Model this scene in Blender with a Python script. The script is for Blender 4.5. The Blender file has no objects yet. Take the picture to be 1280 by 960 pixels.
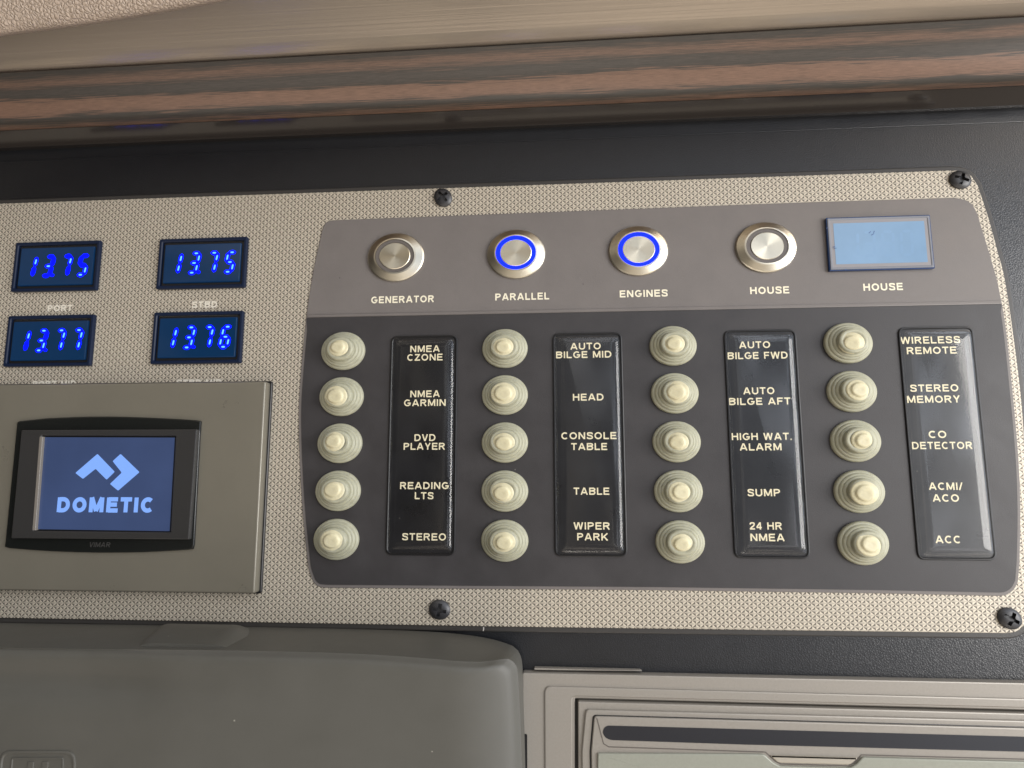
import bpy, math, random
from mathutils import Vector, Matrix
random.seed(7)
SC = bpy.context.scene
COL = SC.collection

# ------------------------------------------------------------------ camera
# panel frame in millimetres: x to the right, z up, h out of the panel towards the viewer
CR = ((0.997068, 0.000728, 0.07652), (-0.011374, 0.990256, 0.13879), (-0.075674, -0.139254, 0.987361))
CC = (79.987, 45.085, -230.136)      # camera, with y down and depth away from the viewer
FPX = 800.0


def W(x, z, h=0.0):
    return Vector((x, -h, z)) * 0.001


cam = bpy.data.cameras.new('camera')
cam.sensor_width = 36.0
cam.lens = FPX / 1280 * 36.0
cam.clip_start = 0.005
cam.clip_end = 20
cam.dof.use_dof = True
cam.dof.focus_distance = 0.236
cam.dof.aperture_fstop = 18.0
cam_o = bpy.data.objects.new('camera', cam)
COL.objects.link(cam_o)


def axis(v):
    return Vector((v[0], v[2], -v[1]))


rt, up, bk = axis(CR[0]), -axis(CR[1]), -axis(CR[2])
m = Matrix((rt, up, bk)).transposed().to_4x4()
m.translation = axis(CC) * 0.001
cam_o.matrix_world = m
SC.camera = cam_o

# ------------------------------------------------------------------ light
SC.view_settings.view_transform = 'Standard'
SC.view_settings.look = 'None'
SC.view_settings.exposure = 0.0
SC.view_settings.gamma = 1.0
SC.cycles.use_denoising = True
SC.cycles.max_bounces = 8

world = bpy.data.worlds.new('World')
SC.world = world
world.use_nodes = True
wn, wl = world.node_tree.nodes, world.node_tree.links
bg = wn['Background']
tc = wn.new('ShaderNodeTexCoord')


def wmath(op, a, b_=None):
    n = wn.new('ShaderNodeMath')
    n.operation = op
    for k, q in enumerate((a, b_)):
        if q is None:
            continue
        if isinstance(q, (int, float)):
            n.inputs[k].default_value = q
        else:
            wl.new(q, n.inputs[k])
    return n.outputs[0]


def lobe(direction, lo, hi, colour):
    """a soft bright part of the surroundings: open side of the cabin, and added glows overhead and below the viewer"""
    d = Vector(direction).normalized()
    dot = wn.new('ShaderNodeVectorMath')
    dot.operation = 'DOT_PRODUCT'
    wl.new(tc.outputs['Generated'], dot.inputs[0])
    dot.inputs[1].default_value = d
    mr = wn.new('ShaderNodeMapRange')
    mr.interpolation_type = 'SMOOTHSTEP'
    mr.inputs['From Min'].default_value = lo
    mr.inputs['From Max'].default_value = hi
    wl.new(dot.outputs['Value'], mr.inputs['Value'])
    sc_ = wn.new('ShaderNodeVectorMath')
    sc_.operation = 'SCALE'
    sc_.inputs[0].default_value = colour
    wl.new(mr.outputs['Result'], sc_.inputs['Scale'])
    return sc_.outputs['Vector']


def vadd(a, b_):
    n = wn.new('ShaderNodeVectorMath')
    wl.new(a, n.inputs[0])
    wl.new(b_, n.inputs[1])
    return n.outputs['Vector']


ns = wn.new('ShaderNodeTexNoise')
ns.inputs['Scale'].default_value = 6.5
ns.inputs['Detail'].default_value = 4.0
wl.new(tc.outputs['Generated'], ns.inputs['Vector'])
nf = wn.new('ShaderNodeMapRange')
nf.inputs['From Min'].default_value = 0.42
nf.inputs['From Max'].default_value = 0.62
nf.inputs['To Min'].default_value = 0.15
nf.inputs['To Max'].default_value = 1.85
wl.new(ns.outputs['Fac'], nf.inputs['Value'])
surr = vadd(vadd(lobe((0.85, -0.35, 0.40), 0.25, 0.95, (1.6, 1.9, 2.4)), lobe((0.0, -0.55, 0.85), 0.45, 0.98, (1.0, 0.88, 0.72))),  # second lobe: overhead glow added to brighten the steel caps
            vadd(vadd(vadd(lobe((-0.46, -0.46, -0.77), 0.978, 0.998, (3.0, 2.8, 2.5)), lobe((-0.28, -0.49, -0.82), 0.985, 0.998, (2.6, 1.9, 1.5))), vadd(lobe((0.02, -0.5, -0.86), 0.972, 0.998, (3.4, 3.2, 2.9)), lobe((0.45, -0.55, -0.80), 0.35, 0.98, (1.2, 1.04, 0.86)))), lobe((0, 0, 1), -1.5, -1.2, (0.10, 0.09, 0.08))))  # glows from below, added for glints in the satin trim; last one is even fill
scl = wn.new('ShaderNodeVectorMath')
scl.operation = 'SCALE'
wl.new(surr, scl.inputs[0])
wl.new(nf.outputs['Result'], scl.inputs['Scale'])
wl.new(scl.outputs['Vector'], bg.inputs['Color'])
bg.inputs['Strength'].default_value = 0.75


def area(name, loc, target, size, power, color):
    l = bpy.data.lights.new(name, 'AREA')
    l.shape = 'RECTANGLE'
    l.size, l.size_y = size
    l.energy = power
    l.color = color
    o = bpy.data.objects.new(name, l)
    COL.objects.link(o)
    o.location = loc
    o.rotation_euler = (Vector(target) - Vector(loc)).to_track_quat('-Z', 'Y').to_euler()
    return o


# daylight through the boat's side window (right), windscreen (above, ahead of the helm), cabin behind the viewer
area('side_window_light', (0.72, -0.40, -0.02), (0.16, 0, 0.03), (0.40, 0.40), 5.0, (1.0, 0.96, 0.90))

# ------------------------------------------------------------------ helpers


def U(px, py, h=0.0):
    """where the sight line through a photo pixel meets the plane h mm in front of the panel"""
    a, b = (px - 640) / FPX, (py - 480) / FPX
    d = [CR[0][i] * a + CR[1][i] * b + CR[2][i] for i in range(3)]
    k = (-h - CC[2]) / d[2]
    return (CC[0] + k * d[0], -(CC[1] + k * d[1]))


def UL(pts, h=0.0):
    return [U(p[0], p[1], h) for p in pts]


def ccw(o):
    a = sum(o[i][0] * o[(i + 1) % len(o)][1] - o[(i + 1) % len(o)][0] * o[i][1] for i in range(len(o)))
    return list(o) if a > 0 else list(reversed(o))


def inset(o, d):
    """move every edge of a CCW outline inward by d"""
    n = len(o)
    r = []
    for i in range(n):
        p, q, s = o[i - 1], o[i], o[(i + 1) % n]
        e1 = (q[0] - p[0], q[1] - p[1])
        e2 = (s[0] - q[0], s[1] - q[1])
        l1 = math.hypot(*e1) or 1e-9
        l2 = math.hypot(*e2) or 1e-9
        n1 = (-e1[1] / l1, e1[0] / l1)
        n2 = (-e2[1] / l2, e2[0] / l2)
        bx, by = n1[0] + n2[0], n1[1] + n2[1]
        k = 2.0 / max(bx * bx + by * by, 0.8)
        r.append((q[0] + bx * k * d, q[1] + by * k * d))
    return r


def fillet(pts, rad, n=6):
    """round the corners of a polygon; rad is one number or one per corner"""
    out = []
    N = len(pts)
    for i in range(N):
        r = rad[i] if isinstance(rad, (list, tuple)) else rad
        p, q, s = pts[i - 1], pts[i], pts[(i + 1) % N]
        l1 = math.hypot(p[0] - q[0], p[1] - q[1])
        l2 = math.hypot(s[0] - q[0], s[1] - q[1])
        if r <= 0:
            out.append(q)
            continue
        r1, r2 = min(r, l1 * 0.48), min(r, l2 * 0.48)
        a = (q[0] + (p[0] - q[0]) * r1 / l1, q[1] + (p[1] - q[1]) * r1 / l1)
        b = (q[0] + (s[0] - q[0]) * r2 / l2, q[1] + (s[1] - q[1]) * r2 / l2)
        for k in range(n + 1):
            t = k / n
            u = 0.55
            w0, w1, w2 = (1 - t) ** 2, 2 * t * (1 - t) * (1 + u * 0.3), t * t
            sm = w0 + w1 + w2
            out.append(((a[0] * w0 + q[0] * w1 + b[0] * w2) / sm, (a[1] * w0 + q[1] * w1 + b[1] * w2) / sm))
    return out


def rect(x0, z0, x1, z1, r=0, n=5):
    return ccw(fillet([(x0, z0), (x1, z0), (x1, z1), (x0, z1)], r, n))


def spline(pts, n=5):
    """Catmull-Rom through open points"""
    out = []
    for i in range(len(pts) - 1):
        p0 = pts[max(i - 1, 0)]
        p1, p2 = pts[i], pts[i + 1]
        p3 = pts[min(i + 2, len(pts) - 1)]
        for k in range(n):
            t = k / n
            out.append(tuple(0.5 * (2 * p1[j] + (p2[j] - p0[j]) * t + (2 * p0[j] - 5 * p1[j] + 4 * p2[j] - p3[j]) * t * t +
                                    (3 * p1[j] - p0[j] - 3 * p2[j] + p3[j]) * t ** 3) for j in range(2)))
    out.append(pts[-1])
    return out


class MB:
    def __init__(s):
        s.v, s.f, s.mi, s.flat = [], [], [], set()
        s.cur = 0

    def p(s, x, z, h):
        s.v.append((x, z, h))
        return len(s.v) - 1

    def face(s, idx):
        s.f.append(tuple(idx))
        s.mi.append(s.cur)

    def bridge(s, a, b):
        n = len(a)
        for i in range(n):
            j = (i + 1) % n
            s.face((a[i], a[j], b[j], b[i]))

    def ring(s, o, h):
        return [s.p(q[0], q[1], h) for q in o]

    def prism(s, outline, h0, h1, bev=0.0, seg=3, cap=True, fan=False):
        o = ccw(outline)
        last = s.ring(o, h0)
        if bev <= 0:
            nx = s.ring(o, h1)
            s.bridge(last, nx)
            last = nx
        else:
            for k in range(seg + 1):
                a = k / seg * math.pi / 2
                nx = s.ring(inset(o, bev * (1 - math.cos(a))), h1 - bev + bev * math.sin(a))
                s.bridge(last, nx)
                last = nx
        if cap and fan:
            c = s.p(sum(s.v[i][0] for i in last) / len(last), sum(s.v[i][1] for i in last) / len(last), h1)
            for i in range(len(last)):
                s.flat.add(len(s.f))
                s.face((last[i], last[(i + 1) % len(last)], c))
        elif cap:
            s.flat.add(len(s.f))
            s.face(last)
        return s

    def frame(s, outer, inner, h0, h1, bev=0.0, bevi=None):
        """a flat ring: both outlines must have the same number of points"""
        o, i = ccw(outer), ccw(inner)
        bevi = bev if bevi is None else bevi
        r0 = s.ring(o, h0)
        r1 = s.ring(o, h1 - bev)
        r2 = s.ring(inset(o, bev * 0.3), h1 - bev * 0.3) if bev else r1
        r3 = s.ring(inset(o, bev), h1) if bev else r1
        i3 = s.ring(inset(i, -bevi), h1) if bevi else s.ring(i, h1)
        i1 = s.ring(i, h1 - bevi) if bevi else i3
        i0 = s.ring(i, h0)
        s.bridge(r0, r1)
        if bev:
            s.bridge(r1, r2)
            s.bridge(r2, r3)
        n0 = len(s.f)
        s.bridge(r3, i3)
        s.flat.update(range(n0, len(s.f)))
        if bevi:
            s.bridge(i3, i1)
        s.bridge(i1, i0)
        return s

    def lathe(s, prof, n=64, sx=1.15, cx=0, cz=0, close=True):
        last = None
        for r, h in prof:
            cur = [s.p(cx + r * sx * math.cos(2 * math.pi * k / n), cz + r * math.sin(2 * math.pi * k / n), h) for k in range(n)]
            if last:
                s.bridge(last, cur)
            last = cur
        if close:
            s.face(last)
        return s

    def stroke(s, pts, w, h, closed=False):
        n = len(pts)
        L, R_ = [], []
        for i in range(n):
            if closed:
                p, q, t = pts[i - 1], pts[i], pts[(i + 1) % n]
            else:
                p, q, t = pts[max(i - 1, 0)], pts[i], pts[min(i + 1, n - 1)]
            e1 = (q[0] - p[0], q[1] - p[1])
            e2 = (t[0] - q[0], t[1] - q[1])
            if not closed and i == 0:
                e1 = e2
            if not closed and i == n - 1:
                e2 = e1
            l1, l2 = math.hypot(*e1) or 1e-9, math.hypot(*e2) or 1e-9
            bx, by = -(e1[1] / l1 + e2[1] / l2), e1[0] / l1 + e2[0] / l2
            k = 1.0 / max((bx * bx + by * by) / 2, 0.35)
            L.append(s.p(q[0] + bx * k * w / 2, q[1] + by * k * w / 2, h))
            R_.append(s.p(q[0] - bx * k * w / 2, q[1] - by * k * w / 2, h))
        for i in range(n if closed else n - 1):
            j = (i + 1) % n
            s.face((R_[i], R_[j], L[j], L[i]))

    def build(s, name, mats, parent=None, smooth=35):
        org = parent_origin(parent)
        me = bpy.data.meshes.new(name)
        me.from_pydata([tuple(W(*q) - org) for q in s.v], [], s.f)
        mats = mats if isinstance(mats, (list, tuple)) else [mats]
        for mt in mats:
            me.materials.append(mt)
        me.polygons.foreach_set('material_index', s.mi)
        if smooth:
            me.polygons.foreach_set('use_smooth', [i not in s.flat for i in range(len(me.polygons))])
            me.set_sharp_from_angle(angle=math.radians(smooth))
            for i in s.flat:
                me.polygons[i].use_smooth = False
            me.update()
            fe = set()
            for i in s.flat:
                fe.update(me.polygons[i].edge_keys)
            for e in me.edges:
                if e.key in fe:
                    e.use_edge_sharp = True
        me.update()
        o = bpy.data.objects.new(name, me)
        COL.objects.link(o)
        if parent:
            o.parent = parent
        return o


def parent_origin(p):
    v = Vector((0, 0, 0))
    while p:
        v = v + Vector(p.location)
        p = p.parent
    return v


def thing(name, label, cat, x=0, z=0, h=0, group=None):
    o = bpy.data.objects.new(name, None)
    o.empty_display_size = 0.005
    COL.objects.link(o)
    o.location = W(x, z, h)
    o['label'] = label
    o['category'] = cat
    if group:
        o['group'] = group
    return o


def copy_thing(root, x, z, h, label):
    r = root.copy()
    COL.objects.link(r)
    r.location = W(x, z, h)
    r['label'] = label
    for ch in list(root.children):
        c = ch.copy()
        COL.objects.link(c)
        c.parent = r
        for g in ch.children:
            d = g.copy()
            COL.objects.link(d)
            d.parent = c
    return r


# ------------------------------------------------------------------ materials


def mat(name, color, rough=0.5, metal=0.0, spec=0.5, coat=0.0, emit=None, estr=0.0, bump=None, speck=None, aniso=0.0, sss=0.0, dust=None):
    """bump = (scale xyz per metre, strength, distance m, detail); speck = (scale, amount)"""
    mt = bpy.data.materials.new(name)
    mt.use_nodes = True
    N, L = mt.node_tree.nodes, mt.node_tree.links
    b = N['Principled BSDF']
    b.inputs['Base Color'].default_value = (*color, 1)
    b.inputs['Roughness'].default_value = rough
    b.inputs['Metallic'].default_value = metal
    b.inputs['Specular IOR Level'].default_value = spec
    b.inputs['Coat Weight'].default_value = coat
    b.inputs['Coat Roughness'].default_value = 0.08
    if sss:
        b.inputs['Subsurface Weight'].default_value = sss
        b.inputs['Subsurface Radius'].default_value = (1, 0.9, 0.6)
        b.inputs['Subsurface Scale'].default_value = 0.0015
    if emit:
        b.inputs['Emission Color'].default_value = (*emit, 1)
        b.inputs['Emission Strength'].default_value = estr
    co = N.new('ShaderNodeTexCoord')
    if bump:
        mp = N.new('ShaderNodeMapping')
        mp.inputs['Scale'].default_value = bump[0]
        L.new(co.outputs['Object'], mp.inputs['Vector'])
        t = N.new('ShaderNodeTexNoise')
        t.inputs['Scale'].default_value = 1.0
        t.inputs['Detail'].default_value = bump[3]
        L.new(mp.outputs['Vector'], t.inputs['Vector'])
        bp = N.new('ShaderNodeBump')
        bp.inputs['Strength'].default_value = bump[1]
        bp.inputs['Distance'].default_value = bump[2]
        L.new(t.outputs['Fac'], bp.inputs['Height'])
        L.new(bp.outputs['Normal'], b.inputs['Normal'])
    if speck:
        # slow unevenness of tone and a fine grain, as worn plastic and print have
        t1 = N.new('ShaderNodeTexNoise')
        t1.inputs['Scale'].default_value = speck[0]
        t1.inputs['Detail'].default_value = 8
        t1.inputs['Roughness'].default_value = 0.7
        L.new(co.outputs['Object'], t1.inputs['Vector'])
        mr = N.new('ShaderNodeMapRange')
        mr.inputs['From Min'].default_value = 0.3
        mr.inputs['From Max'].default_value = 0.7
        mr.inputs['To Min'].default_value = 1 - speck[1]
        mr.inputs['To Max'].default_value = 1 + speck[1]
        L.new(t1.outputs['Fac'], mr.inputs['Value'])
        mx = N.new('ShaderNodeVectorMath')
        mx.operation = 'SCALE'
        mx.inputs[0].default_value = color
        L.new(mr.outputs['Result'], mx.inputs['Scale'])
        L.new(mx.outputs['Vector'], b.inputs['Base Color'])
        mr2 = N.new('ShaderNodeMapRange')
        mr2.inputs['From Min'].default_value = 0.3
        mr2.inputs['From Max'].default_value = 0.7
        mr2.inputs['To Min'].default_value = rough * 0.85
        mr2.inputs['To Max'].default_value = min(1, rough * 1.15)
        L.new(t1.outputs['Fac'], mr2.inputs['Value'])
        L.new(mr2.outputs['Result'], b.inputs['Roughness'])
    if dust:
        # sparse light crumbs of dust and small scuffs: (cells per metre, radius in cell, share of cells, tone)
        vo = N.new('ShaderNodeTexVoronoi')
        vo.inputs['Scale'].default_value = dust[0]
        L.new(co.outputs['Object'], vo.inputs['Vector'])
        near = N.new('ShaderNodeMath')
        near.operation = 'LESS_THAN'
        near.inputs[1].default_value = dust[1]
        L.new(vo.outputs['Distance'], near.inputs[0])
        sx = N.new('ShaderNodeSeparateXYZ')
        L.new(vo.outputs['Color'], sx.inputs[0])
        some = N.new('ShaderNodeMath')
        some.operation = 'LESS_THAN'
        some.inputs[1].default_value = dust[2]
        L.new(sx.outputs['X'], some.inputs[0])
        both = N.new('ShaderNodeMath')
        both.operation = 'MULTIPLY'
        L.new(near.outputs[0], both.inputs[0])
        L.new(some.outputs[0], both.inputs[1])
        mxc = N.new('ShaderNodeMix')
        mxc.data_type = 'RGBA'
        L.new(both.outputs[0], mxc.inputs[0])
        src = b.inputs['Base Color'].links[0].from_socket if b.inputs['Base Color'].links else None
        if src:
            L.new(src, mxc.inputs[6])
        else:
            mxc.inputs[6].default_value = (*color, 1)
        mxc.inputs[7].default_value = (*dust[3], 1)
        L.new(mxc.outputs[2], b.inputs['Base Color'])
    if aniso:
        b.inputs['Anisotropic'].default_value = aniso
        tg = N.new('ShaderNodeTangent')
        tg.direction_type = 'RADIAL'
        tg.axis = 'Y'
        L.new(tg.outputs['Tangent'], b.inputs['Tangent'])
    return mt


def glass_coat(name):
    mt = bpy.data.materials.new(name)
    mt.use_nodes = True
    N, L = mt.node_tree.nodes, mt.node_tree.links
    for n in list(N):
        if n.type == 'BSDF_PRINCIPLED':
            N.remove(n)
    tr = N.new('ShaderNodeBsdfTransparent')
    gl = N.new('ShaderNodeBsdfGlossy')
    gl.inputs['Roughness'].default_value = 0.10
    lw = N.new('ShaderNodeLayerWeight')
    pw = N.new('ShaderNodeMath')
    pw.operation = 'POWER'
    pw.inputs[1].default_value = 5.0
    L.new(lw.outputs['Facing'], pw.inputs[0])
    fr = N.new('ShaderNodeMapRange')
    fr.inputs['To Min'].default_value = 0.045
    fr.inputs['To Max'].default_value = 1.0
    L.new(pw.outputs[0], fr.inputs['Value'])
    mx = N.new('ShaderNodeMixShader')
    L.new(fr.outputs['Result'], mx.inputs['Fac'])
    L.new(tr.outputs[0], mx.inputs[1])
    L.new(gl.outputs[0], mx.inputs[2])
    L.new(mx.outputs[0], N['Material Output'].inputs['Surface'])
    return mt


def weave_mat():
    """metallised film printed with a lattice of three-sided facets, side 2.4 mm"""
    mt = bpy.data.materials.new('facet_film')
    mt.use_nodes = True
    N, L = mt.node_tree.nodes, mt.node_tree.links
    b = N['Principled BSDF']
    co = N.new('ShaderNodeTexCoord')
    sp = N.new('ShaderNodeSeparateXYZ')
    L.new(co.outputs['Object'], sp.inputs[0])

    def M(op, a, bb=None, c=None):
        n = N.new('ShaderNodeMath')
        n.operation = op
        for i, q in enumerate((a, bb, c)):
            if q is None:
                continue
            if isinstance(q, (int, float)):
                n.inputs[i].default_value = q
            else:
                L.new(q, n.inputs[i])
        return n.outputs[0]
    side, hh = 0.0027, 0.00122
    u = M('MULTIPLY', sp.outputs['Z'], 1 / hh)
    xs = M('MULTIPLY', sp.outputs['X'], 1 / side)
    v = M('SUBTRACT', xs, M('MULTIPLY', u, 0.5))
    w = M('SUBTRACT', M('MULTIPLY', xs, -1.0), M('MULTIPLY', u, 0.5))
    fu, fv, fw = M('FRACT', u), M('FRACT', v), M('FRACT', w)
    down = M('GREATER_THAN', M('ADD', M('ADD', fu, fv), fw), 1.5)

    def flip(f):
        return M('ABSOLUTE', M('SUBTRACT', f, down))
    bu, bv, bw = flip(fu), flip(fv), flip(fw)
    isu = M('MULTIPLY', M('LESS_THAN', bu, bv), M('LESS_THAN', bu, bw))
    isv = M('MULTIPLY', M('SUBTRACT', 1.0, isu), M('LESS_THAN', bv, bw))
    isw = M('SUBTRACT', M('SUBTRACT', 1.0, isu), isv)

    def pick(au, av, aw):
        return M('ADD', M('ADD', M('MULTIPLY', isu, au), M('MULTIPLY', isv, av)), M('MULTIPLY', isw, aw))
    a_up = pick(0.72, 0.06, 1.0)  # facet tones hold light from the right: left facets dark, right ones bright
    a_dn = pick(0.62, 1.0, 0.06)
    val = M('ADD', M('MULTIPLY', a_up, M('SUBTRACT', 1.0, down)), M('MULTIPLY', a_dn, down))
    nz = N.new('ShaderNodeTexNoise')
    nz.inputs['Scale'].default_value = 900
    L.new(co.outputs['Object'], nz.inputs['Vector'])
    val = M('ADD', val, M('MULTIPLY', M('SUBTRACT', nz.outputs['Fac'], 0.5), 0.25))
    cr = N.new('ShaderNodeValToRGB')
    cr.color_ramp.elements[0].position = 0.0
    cr.color_ramp.elements[0].color = (0.075, 0.062, 0.048, 1)
    cr.color_ramp.elements[1].position = 1.0
    cr.color_ramp.elements[1].color = (0.64, 0.575, 0.465, 1)
    L.new(val, cr.inputs['Fac'])
    L.new(cr.outputs['Color'], b.inputs['Base Color'])
    b.inputs['Roughness'].default_value = 0.42
    b.inputs['Metallic'].default_value = 0.15
    bp = N.new('ShaderNodeBump')
    bp.inputs['Strength'].default_value = 0.05
    bp.inputs['Distance'].default_value = 0.0001
    L.new(M('MINIMUM', M('MINIMUM', bu, bv), bw), bp.inputs['Height'])
    L.new(bp.outputs['Normal'], b.inputs['Normal'])
    return mt


def wood_mat():
    """striped veneer: stops run across the band (UV v), slow waves along it"""
    mt = bpy.data.materials.new('veneer')
    mt.use_nodes = True
    N, L = mt.node_tree.nodes, mt.node_tree.links
    b = N['Principled BSDF']
    uv = N.new('ShaderNodeUVMap')
    mp = N.new('ShaderNodeMapping')
    mp.inputs['Scale'].default_value = (5, 3, 1)
    L.new(uv.outputs['UV'], mp.inputs['Vector'])
    n1 = N.new('ShaderNodeTexNoise')
    n1.inputs['Scale'].default_value = 1.0
    n1.inputs['Detail'].default_value = 2
    L.new(mp.outputs['Vector'], n1.inputs['Vector'])
    mp2 = N.new('ShaderNodeMapping')
    mp2.inputs['Scale'].default_value = (45, 60, 1)
    L.new(uv.outputs['UV'], mp2.inputs['Vector'])
    n2 = N.new('ShaderNodeTexNoise')
    n2.inputs['Scale'].default_value = 1.0
    n2.inputs['Detail'].default_value = 5
    L.new(mp2.outputs['Vector'], n2.inputs['Vector'])
    sp = N.new('ShaderNodeSeparateXYZ')
    L.new(uv.outputs['UV'], sp.inputs[0])

    def M(op, a, bb):
        n = N.new('ShaderNodeMath')
        n.operation = op
        for i, q in enumerate((a, bb)):
            if isinstance(q, (int, float)):
                n.inputs[i].default_value = q
            else:
                L.new(q, n.inputs[i])
        return n.outputs[0]
    v = M('ADD', sp.outputs['Y'], M('MULTIPLY', M('SUBTRACT', n1.outputs['Fac'], 0.5), 0.16))
    v = M('ADD', v, M('MULTIPLY', M('SUBTRACT', n2.outputs['Fac'], 0.5), 0.30))
    cr = N.new('ShaderNodeValToRGB')
    red, dark, mid, lite = (0.165, 0.098, 0.068), (0.044, 0.038, 0.032), (0.095, 0.064, 0.047), (0.205, 0.118, 0.080)
    stops = [(0.0, lite), (0.03, red), (0.10, mid), (0.14, dark), (0.22, dark), (0.26, red), (0.30, lite), (0.43, lite), (0.47, red), (0.50, dark), (0.60, (0.062, 0.052, 0.044)), (0.66, dark),
             (0.70, mid), (0.77, red), (0.84, mid), (0.89, dark), (0.97, dark), (1.0, mid)]
    el = cr.color_ramp.elements
    el[0].position, el[0].color = stops[0][0], (*stops[0][1], 1)
    el[1].position, el[1].color = stops[-1][0], (*stops[-1][1], 1)
    for q, c in stops[1:-1]:
        e = el.new(q)
        e.color = (*c, 1)
    L.new(v, cr.inputs['Fac'])
    mp3 = N.new('ShaderNodeMapping')
    mp3.inputs['Scale'].default_value = (160, 170, 1)
    L.new(uv.outputs['UV'], mp3.inputs['Vector'])
    n3 = N.new('ShaderNodeTexNoise')
    n3.inputs['Scale'].default_value = 1.0
    n3.inputs['Detail'].default_value = 6
    n3.inputs['Roughness'].default_value = 0.7
    L.new(mp3.outputs['Vector'], n3.inputs['Vector'])
    gr = N.new('ShaderNodeMapRange')
    gr.inputs['From Min'].default_value = 0.34
    gr.inputs['From Max'].default_value = 0.60
    gr.inputs['To Min'].default_value = 0.50
    gr.inputs['To Max'].default_value = 1.08
    L.new(n3.outputs['Fac'], gr.inputs['Value'])
    gs = N.new('ShaderNodeVectorMath')
    gs.operation = 'SCALE'
    L.new(cr.outputs['Color'], gs.inputs[0])
    L.new(gr.outputs['Result'], gs.inputs['Scale'])
    L.new(gs.outputs['Vector'], b.inputs['Base Color'])
    b.inputs['Roughness'].default_value = 0.40
    b.inputs['Coat Weight'].default_value = 0.15
    b.inputs['Coat Roughness'].default_value = 0.3
    return mt


def satin_mat():
    mt = mat('brushed_satin', (0.52, 0.445, 0.365), 0.25, 0.65, bump=((8, 1800, 1800), 0.25, 0.0003, 4))
    return mt


def leather_mat(name, color, scale, rough, strength, dist):
    mt = mat(name, color, rough, speck=(140, 0.05))
    N, L = mt.node_tree.nodes, mt.node_tree.links
    b = N['Principled BSDF']
    co = N.new('ShaderNodeTexCoord')
    vo = N.new('ShaderNodeTexVoronoi')
    vo.feature = 'DISTANCE_TO_EDGE'
    vo.inputs['Scale'].default_value = scale
    nz = N.new('ShaderNodeTexNoise')
    nz.inputs['Scale'].default_value = scale * 0.6
    mxv = N.new('ShaderNodeVectorMath')
    mxv.operation = 'SCALE'
    mxv.inputs['Scale'].default_value = 1.2 / scale
    L.new(co.outputs['Object'], nz.inputs['Vector'])
    L.new(nz.outputs['Color'], mxv.inputs[0])
    ad = N.new('ShaderNodeVectorMath')
    L.new(co.outputs['Object'], ad.inputs[0])
    L.new(mxv.outputs[0], ad.inputs[1])
    L.new(ad.outputs[0], vo.inputs['Vector'])
    mr = N.new('ShaderNodeMapRange')
    mr.inputs['From Max'].default_value = 0.25
    L.new(vo.outputs['Distance'], mr.inputs['Value'])
    bp = N.new('ShaderNodeBump')
    bp.inputs['Strength'].default_value = strength
    bp.inputs['Distance'].default_value = dist
    L.new(mr.outputs['Result'], bp.inputs['Height'])
    L.new(bp.outputs['Normal'], b.inputs['Normal'])
    return mt


M_fascia = leather_mat('black_leatherette', (0.008, 0.0088, 0.011), 1300, 0.33, 0.15, 0.0003)
M_fascia.node_tree.nodes['Principled BSDF'].inputs['Specular IOR Level'].default_value = 0.6
M_rim = mat('dark_rim', (0.040, 0.037, 0.034), 0.42, bump=((3000, 3000, 3000), 0.15, 0.0002, 2))
M_film = weave_mat()
M_header = mat('taupe_overlay', (0.165, 0.148, 0.138), 0.50, speck=(70, 0.07), dust=(120, 0.03, 0.10, (0.07, 0.06, 0.06)), bump=((4500, 4500, 4500), 0.25, 0.0002, 3))
M_field = mat('charcoal_overlay', (0.036, 0.033, 0.034), 0.50, speck=(70, 0.16), dust=(150, 0.028, 0.20, (0.20, 0.19, 0.18)), bump=((4500, 4500, 4500), 0.25, 0.0002, 3))
M_edge = mat('overlay_edge', (0.095, 0.086, 0.084), 0.5)
M_cream = mat('cream_print', (0.86, 0.80, 0.62), 0.55)
M_gold = mat('warm_print', (0.80, 0.725, 0.50), 0.5)
M_print = mat('pale_print', (0.76, 0.71, 0.61), 0.5)
M_gloss = mat('gloss_black', (0.007, 0.0075, 0.0095), 0.3, speck=(60, 0.4), dust=(260, 0.05, 0.12, (0.10, 0.095, 0.085)))
M_clear = glass_coat('clear_resin')
M_boot = mat('aged_silicone', (0.385, 0.378, 0.280), 0.46, sss=0.45, speck=(330, 0.12), bump=((420, 420, 420), 0.15, 0.0006, 2))
M_tip = mat('cream_cap', (0.62, 0.57, 0.38), 0.48, sss=0.2, speck=(420, 0.12), bump=((420, 420, 420), 0.22, 0.0008, 2))
M_steel = mat('turned_steel', (0.66, 0.61, 0.49), 0.34, 1.0, aniso=0.75, bump=((3000, 3000, 3000), 0.1, 0.0001, 2))
M_bezel_steel = mat('turned_steel_bevel', (0.70, 0.66, 0.55), 0.28, 1.0, aniso=0.85, bump=((2200, 2200, 2200), 0.12, 0.0001, 2))
M_ringoff = mat('ring_unlit', (0.125, 0.11, 0.10), 0.4)
M_ringon = mat('ring_lit', (0.0, 0.008, 0.08), 0.5, spec=0.2, emit=(0.0012, 0.011, 1.0), estr=3.0)
M_screw = mat('black_screw', (0.040, 0.040, 0.043), 0.42, 0.3, 0.7)
M_navy = mat('navy_plastic', (0.004, 0.011, 0.034), 0.4, spec=0.3)
M_lens = mat('blue_lens', (0.003, 0.018, 0.05), 0.05, spec=0.35, emit=(0.003, 0.024, 0.075), estr=0.5)
M_black = mat('black_plastic', (0.007, 0.007, 0.008), 0.35)
M_seg = mat('segment_halo', (0.0, 0.004, 0.05), 0.5, spec=0.1, emit=(0.0004, 0.0009, 1.0), estr=5.0)  # halo round the lit segments, built as wide glowing shapes
M_core = mat('segment_core', (0.1, 0.3, 0.6), 0.4, emit=(0.08, 0.42, 1.0), estr=1.3)
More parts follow.
